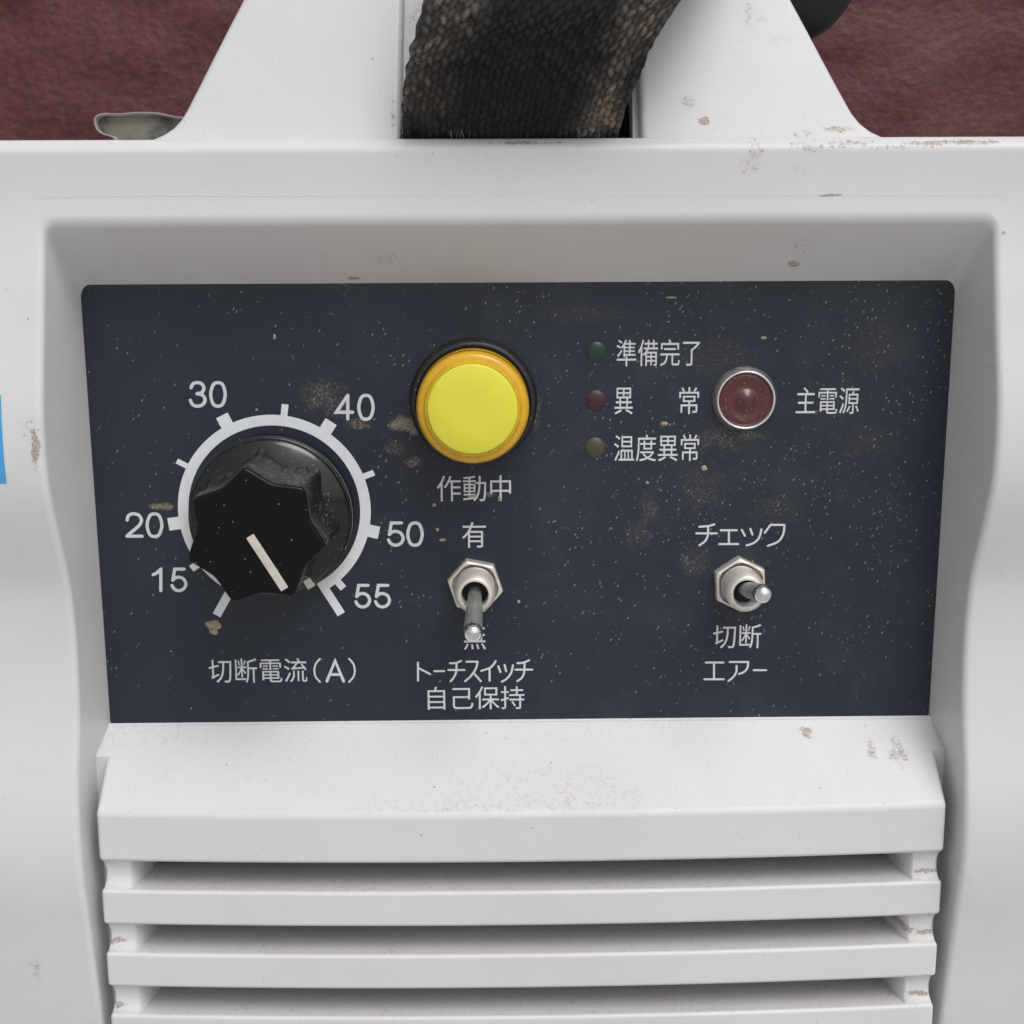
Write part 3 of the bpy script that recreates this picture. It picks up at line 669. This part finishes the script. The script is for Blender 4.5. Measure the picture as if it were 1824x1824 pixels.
for z in ZS:
    sweep('vent_slat', [(DF, z-.1, 1), (DF, z-5.95, 1), (DF-1.6, z-6.1, 1), (1.0, z-5.4, .4), (-.5, z-3.6, .3), (1.2, z-.35, .4)], -XS, XS, 36, 'grille', gr, .62, 25)
for sgn in (-1, 1):
    # end post, scooped between the slats
    vs = []; fs = []; zz = -50.0; rows = []
    while zz > -112:
        rows.append(zz); zz -= .5
    for z in rows:
        sc_ = 0.0
        for z0 in [-53.15]+[q-5.95 for q in ZS]:
            u = (z0-z)/4.6
            if 0 <= u <= 1: sc_ = math.sin(math.pi*min(1, max(0, u)))**.6
        dd = DF+bul(62.5)-.55-.75*sc_
        for x, d in ((XS-.35-.3*sc_, -14), (XS-.35-.3*sc_, dd-.3), (XS-.65-.3*sc_, dd), (61.3, dd), (60.95, dd-.3), (59.6, dd-7), (59.6, 1)): vs.append((sgn*x, -d, z))
    m = 7
    for i in range(len(rows)-1):
        for j in range(m-1): a = i*m+j; fs.append((a, a+1, a+m+1, a+m))
    mesh('end_post', vs, fs, M['grille'], gr, sharp=40)
v, f = box_v(-66, 66, 6, 7, -118, -36); mesh('grille_shade_back', v, f, M['inside'], gr, smooth=False)  # dark sheet that paints the shade deep in the slat gaps
v, f = box_v(-65, 65, -12, 0, -119, -107.5); bevel(mesh('lower_panel', v, f, M['grille'], gr, smooth=False), .8)

for sgn in (-1, 1):
    a, b = sorted((sgn*59.5, sgn*60.1)); v, f = box_v(a, b, -1.1, 14, -118, -50); mesh('grille_shade_side', v, f, M['inside'], gr, smooth=False)  # dark side sheets carry on the painted shade of the gaps
    a, b = sorted((sgn*65.2, sgn*67.6)); v, f = box_v(a, b, -4.1, 14, -121, -49); mesh('recess_floor', v, f, M['shell'], root, smooth=False)
# ------------------------------------------------------------------ sticker at the left edge
x1t, z1t = at(1.5, 703, 15.7); x1b, z1b = at(12.5, 861, 16.0)
vs = []; fs = []; n = 14
for i in range(n+1):
    t = i/n; z = lerp(z1t, z1b, t); xr_ = lerp(x1t, x1b, t)
    for x in (-83.4+t*.9, (-83.4+xr_)/2, xr_): vs.append((x, -(prof(z)+.06), z))
for i in range(n):
    for j in range(2): a = i*3+j; fs.append((a, a+1, a+4, a+3))
mesh('blue_sticker', vs, fs, M['sticker'], root)

# ------------------------------------------------------------------ carrying handle
HD = 8.2; LEAN = R(13)
def hp(px, py):   # photo point on the leaning handle face -> (x, u) measured along the face from the shell top
    ray = AX*((px-912)/FOC)-AU*((py-912)/FOC)+AF
    # plane through (0,-HD,ZT) spanned by x and (0, sin, cos)
    nrm = Vector((0, -math.cos(LEAN), math.sin(LEAN))); p0 = Vector((0, -HD, ZT)); t = (p0-CAM).dot(nrm)/ray.dot(nrm); p = CAM+ray*t
    return p.x, (p-p0).dot(Vector((0, math.sin(LEAN), math.cos(LEAN))))
def spl(pts, cyc=True): return pts
outer = [hp(*p) for p in [(262, 330), (262, 249), (277, 243), (292, 236), (308, 225), (321, 210), (331, 194), (342, 172), (356, 145), (376, 105), (405, 48), (430, 0)]]
outer += [(outer[-1][0]+7, outer[-1][1]+15), (outer[-1][0]+11, outer[-1][1]+24), (outer[-1][0]+18, outer[-1][1]+30)]
outR = [hp(*p) for p in [(1588, 330), (1588, 247), (1572, 240.5), (1552, 231), (1534, 217), (1520, 200), (1508, 179), (1492, 150), (1468, 105), (1440, 52), (1412, 0)]]
outR += [(outR[-1][0]-7, outR[-1][1]+15), (outR[-1][0]-11, outR[-1][1]+24), (outR[-1][0]-18, outR[-1][1]+30)]
outline = outer+outR[::-1]
sl = hp(712, 240)[0]; sr_ = hp(1143, 240)[0]; slt = hp(728, 0)[0]; srt = hp(1128, 0)[0]
slot = [(sl, -3.5), (sl+1.0, 34), (sl+2.5, 37), (sr_-2.5, 37), (sr_-1.0, 34), (sr_, -3.5)]
cu = bpy.data.curves.new('h', 'CURVE'); cu.dimensions = '2D'; cu.fill_mode = 'BOTH'; cu.extrude = 7*S; cu.bevel_depth = 1.1*S; cu.bevel_resolution = 3; cu.offset = -1.1*S
for pts in (outline, slot):
    s = cu.splines.new('POLY'); s.points.add(len(pts)-1); s.use_cyclic_u = True
    for q, (x, u) in zip(s.points, pts): q.co = (x*S, u*S, 0, 1)
to = bpy.data.objects.new('h', cu); C.objects.link(to); dg = bpy.context.evaluated_depsgraph_get(); dg.update()
me = bpy.data.meshes.new_from_object(to.evaluated_get(dg)); bpy.data.objects.remove(to)
T = 8.1
def hpt(x, u, back):   # back = mm behind the face
    return (x, -HD+u*math.sin(LEAN)+back*math.cos(LEAN), ZT+u*math.cos(LEAN)-back*math.sin(LEAN))
vs = [hpt(q.co.x/S, q.co.y/S, T-q.co.z/S) for q in me.vertices]; fs = [tuple(p.vertices) for p in me.polygons]
mesh('carrying_handle', vs, fs, M['handle'], root, sharp=35)
f8 = [(0, 2, 4, 6), (1, 7, 5, 3), (0, 1, 3, 2), (2, 3, 5, 4), (4, 5, 7, 6), (6, 7, 1, 0)]
def slab(name, xa, xb, b0, b1, mat):
    vs = [hpt(x, u, b) for x, u in ((xa, -5), (xb, -5), (xb, 39), (xa, 39)) for b in (b0, b1)]; mesh(name, vs, f8, mat, root, smooth=False)
slab('slot_lip', sl-2, hp(765, 240)[0], 2.6, 4.0, M['handle']); slab('slot_lip', hp(1130, 240)[0], sr_+2, 2.0, 3.4, M['handle'])
slab('slot_shade', sl-3, sr_+3, 13.5, 14.8, M['hole'])  # black slab painting the shade in the gap beside the strap

# ------------------------------------------------------------------ woven strap
strap = empty('carrying_strap', 0, 0, ZT); strap['label'] = 'dusty black woven strap bulging out of the handle slot'; strap['category'] = 'strap'
NU, NV = 300, 330
st = [  # along: left edge photo point, right edge photo point, distance in front of panel
    ((722, 254), (1100, 254), 3.0), ((718, 244), (1102, 244), 5.6), ((716, 229), (1108, 227), 8.6), ((716, 200), (1116, 196), 11.6), ((720, 150), (1133, 155), 15.0), ((729, 100), (1156, 100), 17.6), ((742, 50), (1183, 50), 19.4), ((755, 0), (1216, 0), 20.6),
    ((772, -55), (1252, -55), 20.6), ((792, -115), (1290, -115), 18.5), ((812, -175), (1325, -175), 13.5), ((828, -225), (1350, -225), 6), ((838, -255), (1365, -255), -4), ((842, -262), (1370, -262), -14)]
P = []
for l, r, d in st:
    a = at(*l, d); b = at(*r, d); P.append((a[0], -d, a[1], b[0], -d, b[1]))
SP = curve_pts(P, False, 30)
lens = [0.0]
for i in range(1, len(SP)):
    c0 = Vector(((SP[i-1][0]+SP[i-1][3])/2, SP[i-1][1], (SP[i-1][2]+SP[i-1][5])/2)); c1_ = Vector(((SP[i][0]+SP[i][3])/2, SP[i][1], (SP[i][2]+SP[i][5])/2)); lens.append(lens[-1]+(c1_-c0).length)
TL = lens[-1]
def sp(v):
    q = v*TL; i = 0
    lo, hi = 0, len(lens)-1
    while hi-lo > 1:
        m_ = (lo+hi)//2
        if lens[m_] <= q: lo = m_
        else: hi = m_
    t = (q-lens[lo])/max(1e-6, lens[lo+1]-lens[lo]); return [lerp(a, b, t) for a, b in zip(SP[lo], SP[lo+1])]
CW, CL = .98, 1.4                           # stitch width across, stitch length along, mm
def knit(a, l):
    """relief of the knitted face: plump slanted stitches in columns"""
    a += .25*noise.noise(Vector((a*.25, l*.25, 3)))*1.6; l += .5*noise.noise(Vector((a*.3, l*.3, 9)))
    best = 0.0; ci = math.floor(a/CW)
    for c in (ci-1, ci, ci+1):
        sgn = 1 if c % 2 else -1
        ac = (c+.5)*CW; lo = l/CL+(.5 if c % 2 else 0)+sgn*.38*(a-ac)/CW
        li = math.floor(lo)
        for k in (li, li+1) if lo-li > .5 else (li-1, li):
            dl = (lo-k-.5); da = (a-ac)/CW
            q = (da/.66)**2+(dl/.62)**2
            if q < 1:
                rnd = noise.cell(Vector((c*1.7+.3, k*1.3+.3, .5)))
                best = max(best, math.sqrt(1-q)*(.75+.35*rnd))
    return best
W2 = 34.0
vs = []; wear = []
for j in range(NV+1):
    v_ = j/NV; s0 = sp(v_); s1 = sp(min(1, v_+.004)) if v_ < .995 else s0; sm = sp(max(0, v_-.004))
    L_ = Vector(s0[:3]); R_ = Vector(s0[3:]); ac = (R_-L_).normalized()
    tg = (Vector(s1[:3])+Vector(s1[3:])-Vector(sm[:3])-Vector(sm[3:])).normalized(); nr = ac.cross(tg).normalized()
    if nr.y > 0: nr = -nr
    nr = ac.cross(tg).normalized()
    if j == 0: sg = 1 if nr.y < 0 else -1
    nr = nr*sg
    l = v_*TL
    for i in range(NU+1):
        e = 2*i/NU-1
        # front face plus a round of the edge
        ea = abs(e); across = e; drop = 0.0
        if ea > .94: t = (ea-.94)/.06*math.pi/2; across = math.copysign(.955+.045*math.sin(t), e); drop = 1.7*(1-math.cos(t))
        else: across = e*.955/.94
        p = (L_+R_)/2+(R_-L_)*.5*across
        k = knit((e+1)*W2/2, l)
        crown = 1.3*(1-e*e)
        p += nr*(crown-drop+.95*k*(1 if ea < .97 else .5)+.35*noise.noise(Vector((e*3, l*.12, 1))))
        p += ac*(.35*noise.noise(Vector((l*.6, e, 4)))*(ea**6))
        vs.append(tuple(p))
        # worn, dusty edges; clean black middle
        h = (e+1)/2; vv_ = l/TL
        we = max(0, 1-((h-.10)/.22)**2)*1.0+max(0, 1-((h-.88)/.22)**2)*1.05
        low = min(1, max(0, (l-5)/6)) if h < .65 else min(1, max(0, (l-1)/3)); we *= low  # dust fades at the foot, putting the shade there into the colour
        we *= .75+.5*noise.noise(Vector((h*5, l*.09, 2)))
        wear.append(max(0, we*(.50+.62*k)))
# the back face, so that it has thickness
b = len(vs); NBK = 12
fs = []
for j in range(NV):
    for i in range(NU): a = j*(NU+1)+i; fs.append((a, a+1, a+NU+2, a+NU+1))
me = bpy.data.meshes.new('webbing')
me.from_pydata([tuple((Vector(p)-Vector((0, 0, ZT)))*S) for p in vs], [], fs)
for p in me.polygons: p.use_smooth = True
at2 = me.attributes.new('wear', 'FLOAT', 'POINT'); at2.data.foreach_set('value', wear)
me.materials.append(M['strap']); o = bpy.data.objects.new('webbing', me); link(o, strap)
sd2 = o.modifiers.new('thickness', 'SOLIDIFY'); sd2.thickness = 1.2*S; sd2.offset = 1
o.modifiers['thickness'].offset = -1
# fibres poking out at the foot of the strap
vs = []; fs = []
for k in range(9):
    px = 800+random.random()*60 if k < 7 else 1030+random.random()*30; x, z = at(px, 238, 10.8); h = .8+1.2*random.random(); dx = random.uniform(-.8, .8); b = len(vs)
    for i in range(5):
        t = i/4; cx_ = x+dx*t*t; cz_ = z-.5+h*t; cy_ = -(10.2+.6*math.sin(t*2)); r = .035
        for q in range(3): vs.append((cx_+r*math.cos(q*2.1), cy_+r*math.sin(q*2.1), cz_))
    for i in range(4):
        for q in range(3): a = b+i*3+q; c = b+i*3+(q+1) % 3; fs.append((a, c, c+3, a+3))
o = mesh('loose_fibre', vs, fs, M['tail_edge'], strap); o['kind'] = 'stuff'
# the strap coming down behind the handle, top right
def band(name, pts, width, thick, mat, parent, dirn):
    """flat band swept along 3-D points (x, d, z); dirn = direction across"""
    vs = []; fs = []; Q = curve_pts(pts, False, 8); u = Vector((dirn[0], -dirn[1], dirn[2])).normalized()*width/2
    for i, q in enumerate(Q):
        p = Vector((q[0], -q[1], q[2])); a = Q[max(0, i-1)]; b = Q[min(len(Q)-1, i+1)]; tg = Vector((b[0]-a[0], -(b[1]-a[1]), b[2]-a[2])).normalized(); nn = tg.cross(u).normalized()*thick/2
        for e in (-1, -.93, .93, 1):
            for s in (1, -1): vs.append(tuple(p+u*e+nn*s*(1 if abs(e) < .95 else .5)))
    idx = [0, 2, 4, 6, 7, 5, 3, 1]
    for i in range(len(Q)-1):
        for k in range(8): a = i*8+idx[k]; b = i*8+idx[(k+1) % 8]; fs.append((a, b, b+8, a+8))
    fs.append(tuple(idx)); fs.append(tuple((len(Q)-1)*8+k for k in reversed(idx)))
    return mesh(name, vs, fs, mat, parent)
def pt(px, py, d): x, z = at(px, py, d); return (x, d, z)
band('webbing_return', [pt(1500, -60, -22), pt(1462, 0, -22), pt(1425, 42, -24), pt(1370, 70, -30), pt(1300, 90, -36)], 9, 2.0, M['strap'], strap, (.55, .45, -.3))
# loose tongue of strap lying behind at the left
tongue = [(172, 222), (172, 212), (178, 206), (192, 203), (215, 204), (250, 201.5), (285, 202), (315, 208), (345, 214), (345, 262), (232, 262), (205, 246), (186, 240), (176, 232)]
TD = -45
ctr = at(260, 232, TD)
cp_ = curve_pts(tongue, True, 5)[:-1]
def tz(x, d, z): return (x, -d, z)
n = len(cp_); vs = []; fs = []
for s, dd, sc2 in ((0, 0.0, .86), (1, 1.3, .93), (2, 1.3, 1.0), (3, -1.0, 1.0)):
    for px, py in cp_:
        x, z = at(px, py, TD); x = ctr[0]+(x-ctr[0])*(1-(1-sc2)*.35); z = ctr[1]+(z-ctr[1])*sc2
        vs.append((x, -(TD+dd+.8*math.sin(x*.25)), z))
for j in range(3):
    for k in range(n): a, b = j*n+k, j*n+(k+1) % n; fs.append((a, b, b+n, a+n))
o = mesh('strap_tongue_edge', vs, fs, M['tail_edge'], strap)
vs = [];
for px, py in cp_:
    x, z = at(px, py, TD); x = ctr[0]+(x-ctr[0])*.95; z = ctr[1]+(z-ctr[1])*.86; vs.append((x, -(TD+.05+.8*math.sin(x*.25)), z))
vs2 = vs+[(x, y+1.0, z) for x, y, z in vs]; fs = [tuple(range(n)), tuple(range(2*n-1, n-1, -1))]+[(i, (i+1) % n, n+(i+1) % n, n+i) for i in range(n)]
o = mesh('strap_tongue', vs2, fs, M['tail'], strap, smooth=False)
